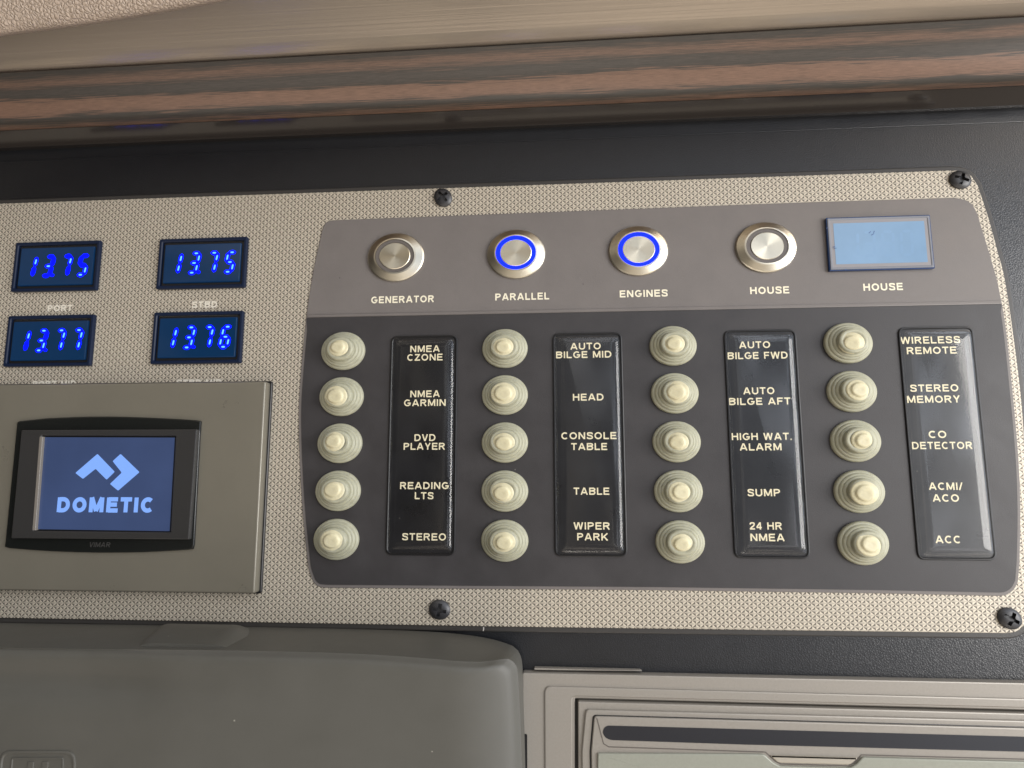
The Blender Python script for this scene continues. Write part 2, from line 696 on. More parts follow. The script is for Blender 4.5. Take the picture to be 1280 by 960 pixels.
M_bezel = mat('taupe_gloss', (0.200, 0.183, 0.143), 0.30, 0.25, coat=0.3, speck=(24, 0.05))
M_frame = mat('black_frame', (0.012, 0.0122, 0.0118), 0.38, bump=((2500, 2500, 2500), 0.1, 0.0002, 2))
M_frame_gloss = mat('black_frame_gloss', (0.010, 0.011, 0.010), 0.14)
M_inner = mat('charcoal_frame', (0.030, 0.029, 0.028), 0.36)
M_screen = mat('lit_screen', (0.01, 0.015, 0.03), 0.18, emit=(0.042, 0.066, 0.155), estr=0.85)
M_logo = mat('lit_logo', (0.05, 0.1, 0.2), 0.3, emit=(0.19, 0.35, 0.84), estr=1.0)
M_lcd = mat('lcd_lit', (0.10, 0.15, 0.21), 0.15, emit=(0.20, 0.335, 0.51), estr=0.66)
M_ghost = mat('lcd_ghost', (0.10, 0.15, 0.21), 0.15, emit=(0.205, 0.345, 0.535), estr=0.67)
for lit_, sc_, lo_ in ((M_screen, 26, 0.80), (M_lcd, 60, 0.86)):
    N_, L_ = lit_.node_tree.nodes, lit_.node_tree.links
    co_ = N_.new('ShaderNodeTexCoord')
    nz_ = N_.new('ShaderNodeTexNoise')
    nz_.inputs['Scale'].default_value = sc_
    nz_.inputs['Detail'].default_value = 5
    L_.new(co_.outputs['Object'], nz_.inputs['Vector'])
    mr_ = N_.new('ShaderNodeMapRange')
    mr_.inputs['From Min'].default_value = 0.3
    mr_.inputs['From Max'].default_value = 0.7
    e_ = N_['Principled BSDF'].inputs['Emission Strength']
    mr_.inputs['To Min'].default_value = e_.default_value * lo_
    mr_.inputs['To Max'].default_value = e_.default_value * (2 - lo_)
    L_.new(nz_.outputs['Fac'], mr_.inputs['Value'])
    L_.new(mr_.outputs['Result'], e_)
M_acryl = mat('acrylic_edge', (0.22, 0.23, 0.26), 0.15)
M_bluew = mat('blue_acrylic', (0.015, 0.045, 0.14), 0.15)
M_lid = mat('grey_lid_rubber', (0.088, 0.084, 0.071), 0.52, speck=(22, 0.09), dust=(100, 0.024, 0.22, (0.34, 0.32, 0.27)), bump=((5000, 5000, 5000), 0.12, 0.0002, 2))
M_silver = mat('silver_paint', (0.295, 0.27, 0.235), 0.46, 0.2, speck=(1500, 0.06))
M_slot = mat('slot_dark', (0.018, 0.019, 0.024), 0.25)
M_door = mat('grey_green_door', (0.30, 0.305, 0.255), 0.4, 0.15, speck=(1200, 0.05))
M_wood = wood_mat()
M_satin = satin_mat()
M_gloss_edge = mat('lacquered_edge', (0.030, 0.025, 0.022), 0.12, coat=0.6)
M_pad = leather_mat('tan_leather', (0.47, 0.375, 0.295), 800, 0.5, 0.7, 0.0005)
M_lint = mat('lint', (0.55, 0.52, 0.48), 0.8)

# ------------------------------------------------------------------ lettering: stroked sans capitals


def arc(cx, cy, rx, ry, a0, a1, n=14):
    return [(cx + rx * math.cos(math.radians(a0 + (a1 - a0) * k / n)), cy + ry * math.sin(math.radians(a0 + (a1 - a0) * k / n))) for k in range(n + 1)]


def glyph(c, s):
    """(width, [polylines]) for cap height 1 and stroke s"""
    h = s / 2
    if c == 'A':
        return .80, [[(h * .8, 0), (.385, 1)], [(.80 - h * .8, 0), (.415, 1)], [(.2, .30), (.6, .30)]]
    if c == 'B':
        return .72, [[(h, 0), (h, 1)], [(h, 1 - h), (.42, 1 - h)] + arc(.42, .77 - h * .2, .24 - h * .2, .23 - h * .8, 90, -90)[1:] + [(h, .53)],
                     [(h, .53), (.42, .53)] + arc(.42, .265 + h / 2, .30 - h, .265 - h / 2, 90, -90)[1:] + [(h, h)]]
    if c == 'C':
        return .74, [arc(.40, .5, .40 - h, .5 - h, 48, 312, 22)]
    if c == 'D':
        return .75, [[(h, 0), (h, 1)], [(h, 1 - h), (.34, 1 - h)] + arc(.34, .5, .41 - h, .5 - h, 90, -90, 18)[1:] + [(h, h)]]
    if c == 'E':
        return .66, [[(h, 0), (h, 1)], [(h, 1 - h), (.64, 1 - h)], [(h, .52), (.60, .52)], [(h, h), (.66, h)]]
    if c == 'F':
        return .61, [[(h, 0), (h, 1)], [(h, 1 - h), (.61, 1 - h)], [(h, .50), (.55, .50)]]
    if c == 'G':
        return .80, [arc(.41, .5, .41 - h, .5 - h, 45, 330, 24) + [(.80 - h, .22), (.80 - h, .46)], [(.42, .46), (.80, .46)]]
    if c == 'H':
        return .73, [[(h, 0), (h, 1)], [(.73 - h, 0), (.73 - h, 1)], [(h, .53), (.73 - h, .53)]]
    if c == 'I':
        return s, [[(h, 0), (h, 1)]]
    if c == 'K':
        return .74, [[(h, 0), (h, 1)], [(h, .33), (.68, 1)], [(.28, .56), (.68, 0)]]
    if c == 'L':
        return .59, [[(h, 0), (h, 1)], [(h, h), (.59, h)]]
    if c == 'M':
        return .86, [[(h, 0), (h, 1)], [(.86 - h, 0), (.86 - h, 1)], [(h + .02, 1), (.43, .08)], [(.84 - h, 1), (.43, .08)]]
    if c == 'N':
        return .73, [[(h, 0), (h, 1)], [(.73 - h, 0), (.73 - h, 1)], [(h + .02, .97), (.71 - h, .03)]]
    if c == 'O':
        return .82, [arc(.41, .5, .41 - h, .5 - h, 0, 360, 28)[:-1] + ['closed']]
    if c == 'P':
        return .68, [[(h, 0), (h, 1)], [(h, 1 - h), (.40, 1 - h)] + arc(.40, .71, .28 - h, .29 - h, 90, -90)[1:] + [(h, .42)]]
    if c == 'R':
        return .73, [[(h, 0), (h, 1)], [(h, 1 - h), (.42, 1 - h)] + arc(.42, .725, .28 - h, .275 - h, 90, -90)[1:] + [(h, .45)], [(.40, .45), (.66, 0)]]
    if c == 'S':
        return .68, [spline([(.68 - h - .01, .70), (.58, .86), (.36, 1 - h), (.14, .88), (.09 + h * .2, .74), (.16, .60), (.36, .52), (.55, .44), (.68 - h, .27), (.57, .13), (.35, h), (.12, .13), (h, .30)], 4)]
    if c == 'T':
        return .64, [[(.32, 0), (.32, 1)], [(0, 1 - h), (.64, 1 - h)]]
    if c == 'U':
        return .72, [[(h, 1), (h, .36)] + arc(.36, .36, .36 - h, .36 - h, 180, 360)[1:] + [(.72 - h, 1)]]
    if c == 'V':
        return .70, [[(h * .8, 1), (.335, 0)], [(.70 - h * .8, 1), (.365, 0)]]
    if c == 'W':
        return 1.02, [[(h * .8, 1), (.27, 0)], [(.50, 1), (.27, 0)], [(.52, 1), (.75, 0)], [(1.02 - h * .8, 1), (.75, 0)]]
    if c == 'Y':
        return .70, [[(h * .9, 1), (.35, .42), (.35, 0)], [(.70 - h * .9, 1), (.35, .42)]]
    if c == 'Z':
        return .64, [[(0.02, 1 - h), (.62, 1 - h)], [(.56, .93), (.08, .07)], [(0, h), (.64, h)]]
    if c == '2':
        return .58, [spline([(h, .68), (.12, .86), (.30, 1 - h), (.49, .86), (.50, .68), (.42, .50), (.22, .30), (.09, .10)], 4), [(.02, h), (.58, h)]]
    if c == '4':
        return .60, [[(.44, 0), (.44, 1)], [(.41, .95), (.05, .30)], [(.02, .28), (.60, .28)]]
    if c == '.':
        return s, [[(h, 0), (h, s)]]
    if c == '/':
        return .34, [[(.02, -.02), (.32, 1.02)]]
    return .30, []


def write(mb, text, x0, x1, zc, cap, h, s=0.185, gap=0.15, slant=0.0):
    """set a word between x0 and x1, centred on height zc"""
    x = 0
    items = []
    for c in text:
        w, pl = glyph(c, s)
        items.append((x, pl))
        x += w + gap
    total = x - gap
    kx = (x1 - x0) / total
    lift = 0.0
    for gx, pl in items:
        for line in pl:
            closed = line[-1] == 'closed'
            pts = line[:-1] if closed else line
            q = [(x0 + (gx + a + slant * b) * kx, zc + (b - 0.5) * cap) for a, b in pts]
            lift = (lift + 0.006) % 0.06
            mb.stroke(q, s * (kx * 0.55 + cap * 0.45), h + lift, closed)


def write_px(mb, text, xl, xr, ym, h, cap=2.45, s=0.185, **k):
    a = U(xl, ym, h)
    b = U(xr, ym, h)
    write(mb, text, a[0], b[0], U((xl + xr) / 2, ym, h)[1], cap, h, s, **k)


# ------------------------------------------------------------------ dashboard behind everything
dash = thing('dashboard', 'black leatherette dashboard face behind the switch panel', 'dashboard', 30, 0, -4)
b = MB()
b.prism(rect(-420, -330, 470, 100), -6, 0, 0)
b.build('fascia', M_fascia, dash)
# shallow moulding line just under the ledge
b = MB()
l0, l1 = U(0, 202, 0.3), U(1280, 152, 0.3)
sl = (l1[1] - l0[1]) / (l1[0] - l0[0])
x0_, x1_ = -320, 470
z0_, z1_ = l0[1] + sl * (x0_ - l0[0]), l0[1] + sl * (x1_ - l0[0])
b.prism([(x0_, z0_), (x1_, z1_), (x1_, z1_ + 0.6), (x0_, z0_ + 0.6)], -1, 0.25, 0.2, 2)
b.build('crease', M_fascia, dash)

# ------------------------------------------------------------------ ledge above: lacquered edge, veneer, brushed trim, leather
ledge = thing('dash_ledge', 'striped wood ledge with brushed satin trim overhanging the switch panel', 'ledge', 30, 80, 0)


def long_line(y_left, y_right, h):
    """a long straight edge seen at y_left / y_right of the photo, at height h; returned at x = -300 and x = 460"""
    a, c = U(0, y_left, h), U(1280, y_right, h)
    sl = (c[1] - a[1]) / (c[0] - a[0])
    return [(-320, a[1] + sl * (-320 - a[0])), (470, a[1] + sl * (470 - a[0]))]


def band(name, stations, material, nx=40, parent=ledge, uvs=True, ang=50):
    """skin over long lines given as (y_left, y_right, h)"""
    lines = [(long_line(a, c, h), h) for a, c, h in stations]
    mb = MB()
    rows = []
    for ln, h in lines:
        rows.append([mb.p(ln[0][0] + (ln[1][0] - ln[0][0]) * k / nx, ln[0][1] + (ln[1][1] - ln[0][1]) * k / nx, h) for k in range(nx + 1)])
    dist = [0.0]
    for i in range(1, len(lines)):
        (a, ha), (c, hc) = lines[i - 1], lines[i]
        dist.append(dist[-1] + math.hypot(c[0][1] - a[0][1], hc - ha))
    for i in range(len(rows) - 1):
        for k in range(nx):
            mb.face((rows[i][k], rows[i][k + 1], rows[i + 1][k + 1], rows[i + 1][k]))
    o = mb.build(name, material, parent, ang)
    if uvs:
        ul = o.data.uv_layers.new(name='UVMap')
        for poly in o.data.polygons:
            for li in poly.loop_indices:
                vi = o.data.loops[li].vertex_index
                i, k = divmod(vi, nx + 1)
                ul.data[li].uv = (k / nx, dist[i] / dist[-1])
    return o


band('lacquered_edge', [(192, 137, -3), (185.3, 131.3, 2.7), (185, 131, 3), (163.8, 107.5, 9.8), (163, 106.6, 10.6)], M_gloss_edge, ang=12)
band('veneer_band', [(163.2, 106.8, 10.5), (161.7, 105.2, 11.6), (150, 92, 14.5), (130, 67, 18), (110, 43, 22), (96, 27, 25), (91.5, 21.5, 26), (90.2, 20.1, 25.4)], M_wood)
band('satin_trim', [(90.6, 20.4, 24.8), (89.5, 19.4, 26.2), (86, 15.5, 28), (70, -2, 32), (40, -35, 39), (0, -78, 49), (-50, -130, 62), (-120, -200, 80)], M_satin)

pad = thing('leather_pad', 'tan grained leather cushion edge in the top corner above the wood ledge', 'cushion', -150, 130, 50)
mb = MB()
edge = spline([(-260, 92), (-130, 68), (0, 45.5), (80, 35), (150, 24.5), (220, 12.5), (290, -1), (360, -19), (460, -52)], 5)
rows = []
for dy, h in [(0, 44), (0.2, 50), (-0.3, 52), (-1.5, 53.6), (-4, 54.8), (-9, 56), (-20, 57.8), (-40, 60), (-80, 64), (-150, 71), (-260, 80)]:
    rows.append([mb.p(*U(x, y + dy, h), h) for x, y in edge])
for i in range(len(rows) - 1):
    for k in range(len(edge) - 1):
        mb.face((rows[i][k], rows[i][k + 1], rows[i + 1][k + 1], rows[i + 1][k]))
mb.build('padding', M_pad, pad, 60)

# ------------------------------------------------------------------ switch panel: rim, facet plate, overlays, legends, screws
panel = thing('switch_panel', 'wide switch panel with facet-pattern plate, taupe header and charcoal breaker field', 'switch panel', 30, -17, 0)
right = spline(UL([(1222, 231), (1235, 270), (1246, 310), (1257.5, 356), (1271, 451), (1278, 516), (1283, 600), (1286, 680), (1286.5, 752)], 1.7), 4)
tr = spline(UL([(1185, 213), (1197.5, 213.3), (1206, 215), (1214, 219.5)], 1.7), 3)
br = spline([U(1285.5, 768, 1.7), U(1280, 782, 1.7), U(1270, 789.5, 1.7), U(1255, 791.5, 1.7)], 3)
ztop, zbot = U(1185, 213, 1.7)[1], -97.0
plate = tr + right + br + [(60, zbot), (-35, zbot), (-184, zbot), (-186, zbot + 2), (-186, ztop - 2), (-184, ztop), (62, ztop)]
plate = ccw(plate)
b = MB()
b.prism(inset(plate, -1.9), 0, 1.25, 0.5, 4)
b.build('rim', M_rim, panel)
b = MB()
b.prism(plate, 1.0, 1.75, 0.15, 1)
b.build('facet_plate', M_film, panel)

b = MB()
p0, p1 = U(604.5, 783.5, 1.3), U(604, 788.5, 1.3)
b.stroke([p0, ((p0[0] + p1[0]) / 2 + 0.1, (p0[1] + p1[1]) / 2), p1], 0.32, 1.29)
b.build('paint_nick', M_lint, panel, 0)

HO = 2.15
left = spline(UL([(403, 286), (391.5, 338), (382.6, 396), (375.5, 471), (373, 530), (377, 626), (384, 700), (387, 716)], HO), 4)
bl = spline(UL([(391, 727), (398, 733.5), (410, 735)], HO), 3)
bot = [U(620, 736.6, HO), U(820, 738, HO), U(1100, 742, HO)]
brc = spline(UL([(1240, 745), (1256, 744.5), (1267, 738), (1273, 727)], HO), 3)
rgt = spline(UL([(1275, 702), (1276, 640), (1273.5, 572), (1266, 487), (1257, 405), (1248, 356), (1238.8, 322), (1229, 290)], HO), 4)
trc = spline(UL([(1223, 270), (1216, 256), (1204, 248.8), (1190, 247)], HO), 3)
top = [U(1000, 253, HO), U(640, 266.5, HO), U(470, 273, HO)]
tlc = spline(UL([(420, 275), (411, 276), (406, 279.5)], HO), 3)
over = ccw(left + bl + bot + brc + rgt + trc + top + tlc)
b = MB()
b.prism(over, 1.6, 2.15, 0.25, 2)
b.build('header_overlay', M_header, panel)
# charcoal field: the part of the outline under the dividing line, drawn in by the pale border
inn = inset(over, 1.15)
zd = U(640, 392.5, HO)[1]
fld = [q for q in inn if q[1] < zd - 1]
xl = min(q[0] for q in inn if abs(q[1] - zd) < 8)
xr = max(q[0] for q in inn if abs(q[1] - zd) < 8)


def cross_z(poly, z, side):
    best = None
    for i in range(len(poly)):
        p, q = poly[i - 1], poly[i]
        if (p[1] - z) * (q[1] - z) <= 0 and p[1] != q[1]:
            x = p[0] + (q[0] - p[0]) * (z - p[1]) / (q[1] - p[1])
            if best is None or (x < best if side < 0 else x > best):
                best = x
    return best


# rotate so the list starts at the left end of the cut
i0 = next(i for i in range(len(inn)) if inn[i][1] < zd - 1 and inn[i - 1][1] >= zd - 1)
seq = [inn[(i0 + k) % len(inn)] for k in range(len(inn))]
seq = [q for q in seq if q[1] < zd - 1]
fld = [(cross_z(over, zd, -1) + 0.3, zd)] + seq + [(cross_z(over, zd, 1) - 0.3, zd)]
b = MB()
b.prism(ccw(fld), 2.0, 2.4, 0.0)
b.build('breaker_field', M_field, panel)
# thin bevelled strip along the dividing line
b = MB()
b.prism([(cross_z(over, zd, -1) + 0.5, zd + 0.05), (cross_z(over, zd, 1) - 0.5, zd + 0.05), (cross_z(over, zd + 1.3, 1) - 0.5, zd + 1.3), (cross_z(over, zd + 1.3, -1) + 0.5, zd + 1.3)], 2.0, 2.55, 0.3, 2)
b.build('divider_strip', M_header, panel)

for t, xa, xb, ym in [('GENERATOR', 464, 542.5, 374.2), ('PARALLEL', 619, 686.5, 370.6), ('ENGINES', 774.5, 834.5, 366.8), ('HOUSE', 937.5, 986.5, 362.8), ('HOUSE', 1079, 1128.5, 358.6)]:
    b = MB()
    write_px(b, t, xa, xb, ym, 2.2, 2.6)
    b.build('header_caption', M_cream, panel, 0)
for t, xa, xb, ym in [('PORT', 59.5, 90.5, 385.2), ('STBD', 240, 271.5, 380.6), ('PORT MID', 41, 95, 480), ('STBD MID', 221, 277, 478.3)]:
    b = MB()
    write_px(b, t, xa, xb, ym, 1.8, 2.5, s=0.2)
    b.build('plate_caption', M_print, panel, 0)

LEG = [
    [('NMEA', 512.8, 549.7, 436), ('CZONE', 509, 553.3, 446.6), ('NMEA', 512.8, 549.7, 492.3), ('GARMIN', 505, 557.2, 503.4), ('DVD', 518, 544.4, 547), ('PLAYER', 504.5, 556.3, 557.9),
     ('READING', 500, 561, 607), ('LTS', 518.4, 541.8, 619.6), ('STEREO', 502.6, 557.6, 671)],
    [('AUTO', 713, 751, 432.7), ('BILGE MID', 695, 764.3, 443.2), ('HEAD', 716, 754.5, 496.4), ('CONSOLE', 701.5, 770.6, 544.6), ('TABLE', 713.9, 759, 558.2), ('TABLE', 717, 761.7, 614),
     ('WIPER', 717, 762.4, 657.4), ('PARK', 721.4, 760, 671)],
    [('AUTO', 923.8, 962.7, 431), ('BILGE FWD', 909.5, 984.6, 444.3), ('AUTO', 929, 968, 488.5), ('BILGE AFT', 911, 988, 501.6), ('HIGH WAT.', 914.5, 989.6, 545.6), ('ALARM', 924.6, 977, 558.6),
     ('SUMP', 934.3, 975.2, 615.8), ('24 HR', 937, 977.4, 657.4), ('NMEA', 937.9, 980.6, 671.8)],
    [('WIRELESS', 1125.5, 1200, 425), ('REMOTE', 1133.3, 1195.5, 438), ('STEREO', 1137.6, 1198, 485), ('MEMORY', 1133.7, 1200, 499), ('CO', 1160.6, 1183, 543), ('DETECTOR', 1140, 1215.3, 556.8),
     ('ACMI/', 1161, 1202.7, 607.8), ('ACO', 1165.7, 1198.7, 622.5), ('ACC', 1169.3, 1200.9, 674.3)]]
LEGLAB = ['black legend strip reading NMEA CZONE to STEREO', 'black legend strip reading AUTO BILGE MID to WIPER PARK', 'black legend strip reading AUTO BILGE FWD to 24 HR NMEA', 'black legend strip reading WIRELESS REMOTE to ACC']
for c, x0 in enumerate((18.1, 77.6, 138.2, 197.5)):
    o = rect(x0, -73.0, x0 + 24.2, 5.05, 2.6, 6)
    b = MB()
    b.prism(o, 2.2, 2.62, 0.0)
    leg = b.build('legend_strip', M_gloss, panel)
    leg['label'] = LEGLAB[c]
    b = MB()
    b.frame(inset(o, -0.35), inset(o, 0.45), 2.2, 2.95, 0.25)
    b.build('legend_border', M_black, leg)
    b = MB()
    for t, xa, xb, ym in LEG[c]:
        write_px(b, t, xa, xb, ym, 2.66, 2.42, s=0.165)
    b.build('lettering', M_gold, leg, 0)
    b = MB()
    oi = inset(o, 0.8)
    last = None
    for d, h in [(0, 2.64), (0.05, 3.1), (0.3, 3.6), (0.8, 4.05), (1.6, 4.4), (2.6, 4.6), (3.8, 4.72)]:
        r_ = rect(x0 + 0.5 + d, -72.5 + d, x0 + 23.7 - d, 4.55 - d, max(2.3 - d * 0.45, 0.5), 6)
        cur = b.ring(r_, h)
        if last:
            b.bridge(last, cur)
        last = cur
    b.face(last)
    b.build('clear_dome', M_clear, leg, 60)


def screw_mesh():
    mb = MB()
    n, nr = 120, 44
    R0 = 3.3
    prev = None
    for i in range(nr + 1):
        r = R0 * (1 - i / nr)
        cur = []
        for k in range(n):
            a = 2 * math.pi * k / n
            x, z = r * math.cos(a), r * math.sin(a)
            d = r / R0
            h = 0.7 + 1.05 * (1 - d ** 3.6)
            ax, az = abs(x), abs(z)
            if (min(ax, az) < 0.5 and max(ax, az) < 2.15) or ax + az < 1.35:
                h -= 1.25
            cur.append(mb.p(x * 1.13, z, h))
        if i == 0:
            base = [mb.p(mb.v[q][0], mb.v[q][1], -0.3) for q in cur]
            mb.bridge(base, cur)
        if prev:
            mb.bridge(prev, cur)
        prev = cur
    return mb


scr = None
for x, z, rot in ((36.3, 58.8, 0.9), (223.2, 58.9, 0.35), (37.3, -91.6, 0.2), (224.4, -91.6, 0.5)):
    if scr is None:
        scr = screw_mesh().build('screw', M_screw, None, 30)
        s_ = scr
    else:
        s_ = scr.copy()
        COL.objects.link(s_)
    s_.parent = panel
    s_.location = W(x, z, 1.75) - Vector(panel.location)
    s_.rotation_euler = (0, rot, 0)

# ------------------------------------------------------------------ breaker buttons
boot_prof = [(7.15, 0), (7.2, 0.5), (7.1, 1.05), (6.8, 1.45), (6.45, 1.6), (6.3, 1.62), (6.2, 1.95), (5.9, 2.3), (5.55, 2.45), (5.42, 2.42), (5.3, 2.75), (5.0, 3.0),
             (4.65, 3.1), (4.50, 3.05), (4.42, 3.5), (4.38, 4.3), (4.2, 4.75), (3.85, 5.0), (3.4, 5.05), (3.0, 4.92), (2.7, 4.75)]
tip_prof = [(3.75, 4.7), (3.6, 5.0), (3.25, 5.12), (2.9, 5.18), (2.62, 5.3), (2.45, 5.55), (2.3, 5.78), (2.0, 5.9), (1.4, 5.93), (0.8, 5.9), (0.3, 5.88)]
BR = [['NMEA CZONE', 'NMEA GARMIN', 'DVD PLAYER', 'READING LTS', 'STEREO'], ['AUTO BILGE MID', 'HEAD', 'CONSOLE TABLE', 'the lone word TABLE', 'WIPER PARK'],
      ['AUTO BILGE FWD', 'AUTO BILGE AFT', 'HIGH WAT. ALARM', 'SUMP', '24 HR NMEA'], ['WIRELESS REMOTE', 'STEREO MEMORY', 'CO DETECTOR', 'ACMI/ ACO', 'ACC']]
proto = None
for c in range(4):
    for r in range(5):
        lab = 'pale ribbed breaker button beside the legend ' + BR[c][r]
        if BR[c][r].startswith('the'):
            lab = 'pale ribbed breaker button beside the lone word TABLE, above WIPER PARK'
        x, z = 60.0 * c - 0.0, -17.0 * r
        if proto is None:
            proto = thing('breaker_button', lab, 'breaker button', x, z, 2.4, 'breaker buttons on the charcoal field')
            b = MB()
            b.lathe([(q[0], q[1] + 2.4) for q in boot_prof], 72)
            b.build('rubber_boot', M_boot, proto, 50)
            b = MB()
            b.lathe([(q[0], q[1] + 2.4) for q in tip_prof], 48)
            b.build('cap', M_tip, proto, 60)
            q = proto
        else:
            q = copy_thing(proto, x, z, 2.4, lab)
        ang = random.uniform(0, 6.28)
        for ch in q.children:
            if ch.name.startswith('cap'):
                ch.location = (random.uniform(-0.00035, 0.00035), 0, random.uniform(-0.00035, 0.00035))
                ch.rotation_euler = (random.uniform(-0.11, 0.11), random.uniform(0, 6.28) * 0, random.uniform(-0.11, 0.11))
                k_ = random.uniform(0.88, 1.08)
                ch.scale = (k_, random.uniform(0.97, 1.03), k_)
            else:
                ch.rotation_euler = (random.uniform(-0.03, 0.03), 0, random.uniform(-0.03, 0.03))

# ------------------------------------------------------------------ steel push buttons
PB = [(18.8, 'GENERATOR', False), (64.1, 'PARALLEL', True), (108.8, 'ENGINES', True), (154.2, 'HOUSE', False)]
for x, word, lit in PB:
    lab = {'GENERATOR': 'round steel push button above GENERATOR, its ring unlit', 'PARALLEL': 'round steel push button with lit blue ring above PARALLEL',
           'ENGINES': 'round steel push button with lit blue ring above ENGINES', 'HOUSE': 'round steel push button with unlit ring beside the pale blue display'}[word]
    t = thing('push_button', lab, 'push button', x, 35.6, 2.15, 'steel push buttons along the header')
    cx, cz, h0 = x, 35.6, 2.15
    b = MB()
    b.lathe([(9.35, h0), (9.35, h0 + 0.75), (9.05, h0 + 1.05), (6.95, h0 + 2.15), (6.45, h0 + 2.25), (6.4, h0 + 1.2)], 96, 1.15, cx, cz, False)
    b.build('bezel_ring', M_bezel_steel, t, 14)
    b = MB()
    b.lathe([(6.45, h0 + 1.3), (6.38, h0 + 1.95), (5.15, h0 + 1.95), (5.1, h0 + 1.3)], 96, 1.15, cx, cz, False)
    o = b.build('light_ring', M_ringon if lit else M_ringoff, t, 25)
    b = MB()
    b.lathe([(5.1, h0 + 1.2), (5.08, h0 + 2.05), (4.9, h0 + 2.2), (4.0, h0 + 2.17), (2.0, h0 + 2.13), (0.4, h0 + 2.1), (0.02, h0 + 2.1)], 96, 1.15, cx, cz)
    b.build('cap', M_steel, t, 25)

# ------------------------------------------------------------------ seven-segment figures
SEGS = {'0': 'abcdef', '1': 'bc', '3': 'abcdg', '5': 'acdfg', '6': 'acdefg', '7': 'abc', '8': 'abcdefg'}


def seg_lines(w, hgt):
    g = 0.09 * hgt
    m_ = hgt / 2
    return {'a': ((g, hgt), (w - g, hgt)), 'b': ((w, hgt - g), (w, m_ + g)), 'c': ((w, m_ - g), (w, g)), 'd': ((g, 0), (w - g, 0)),
            'e': ((0, m_ - g), (0, g)), 'f': ((0, hgt - g), (0, m_ + g)), 'g': ((g, m_), (w - g, m_))}


def digit(ch, x, z, w, hgt, h, parent, mats, wid, slant=0.17, dot=False, core=True, bright=1.0):
    b = MB()
    k = 0

    def lozenge(p, q, wd, hh):
        dx, dz = q[0] - p[0], q[1] - p[1]
        l = math.hypot(dx, dz)
        ux, uz = dx / l, dz / l
        nx, nz = -uz, ux
        c = wd * 0.5
        pts = [(p[0] - ux * c, p[1] - uz * c), (p[0] + nx * c, p[1] + nz * c), (q[0] + nx * c, q[1] + nz * c), (q[0] + ux * c, q[1] + uz * c), (q[0] - nx * c, q[1] - nz * c), (p[0] - nx * c, p[1] - nz * c)]
        pts = fillet(pts, wd * 0.3, 3)
        b.face([b.p(a[0], a[1], hh) for a in ccw(pts)])
    S = seg_lines(w, hgt)
    for s_ in SEGS[ch]:
        p, q = S[s_]
        p = (x + p[0] + slant * p[1], z + p[1])
        q = (x + q[0] + slant * q[1], z + q[1])
        b.cur = 0
        k += 1
        lozenge(p, q, wid, h + k * 0.004)
        if core and not (random.random() > bright):
            mid = ((p[0] + q[0]) / 2, (p[1] + q[1]) / 2)
            f = 0.62
            p2 = (mid[0] + (p[0] - mid[0]) * f, mid[1] + (p[1] - mid[1]) * f)
            q2 = (mid[0] + (q[0] - mid[0]) * f, mid[1] + (q[1] - mid[1]) * f)
            b.cur = 1
            lozenge(p2, q2, wid * 0.36, h + 0.05)
    if dot:
        b.cur = 0
        b.face([b.p(x + w + 1.25 + 0.75 * math.cos(2 * math.pi * i / 14), z + 0.1 + 0.6 * math.sin(2 * math.pi * i / 14), h + 0.03) for i in range(14)])
    return b.build('digit', mats, parent, 0)


# ------------------------------------------------------------------ four blue voltmeters
VM = [(-134.0, 25.6, '1375', (42.5, 324.5), (119.5, 347.5), 'upper blue voltmeter reading 13.75 directly above the word PORT', 0.45),
      (-74.5, 25.3, '1375', (222, 321.5), (302, 345), 'blue voltmeter reading 13.75 directly above the word STBD', 1.0),
      (-133.7, -4.1, '1377', (33, 417), (113, 441), 'lower blue voltmeter reading 13.77 under the word PORT', 0.85),
      (-74.4, -3.9, '1376', (215.5, 413), (296, 438), 'blue voltmeter reading 13.76 under the word STBD', 1.0)]
for x0, z0, txt, _a, _b, lab, bright in VM:
    w_, h_ = 35.2, 20.0
    t = thing('voltmeter', lab, 'voltmeter', x0 + w_ / 2, z0 + h_ / 2, 1.75, 'blue voltmeters on the facet plate')

    def box(d, r):
        return rect(x0 + d, z0 + d, x0 + w_ - d, z0 + h_ - d, r, 3)
    b = MB()
    b.frame(box(0, 0.5), box(1.3, 0.3), 1.7, 3.2, 0.3)
    b.build('frame', M_navy, t)
    b = MB()
    b.prism(box(1.5, 0.2), 1.7, 2.2, 0)
    b.build('gasket', M_black, t)
    b = MB()
    b.prism(box(2.3, 0.5), 1.9, 2.9, 0.3, 2)
    b.build('lens', M_lens, t)
    dh, dw = 7.7, 2.9
    zb = z0 + 6.2
    for i, (ch, dx) in enumerate(zip(txt, (5.6, 12.4, 19.6, 26.7))):
        wdt = dw
        digit(ch, x0 + dx - (0.4 if i == 0 else 0), zb, wdt, dh, 2.95, t, [M_seg, M_core], 1.75, dot=(i == 1), bright=bright)

# ------------------------------------------------------------------ pale blue display in the header
t = thing('battery_display', 'small pale blue lit display above the right HOUSE caption', 'display', 193, 36, 2.15)


def lbox(d, r):
    return rect(175.4 + d, 26.0 + d, 211.0 - d, 45.7 - d, r, 2)


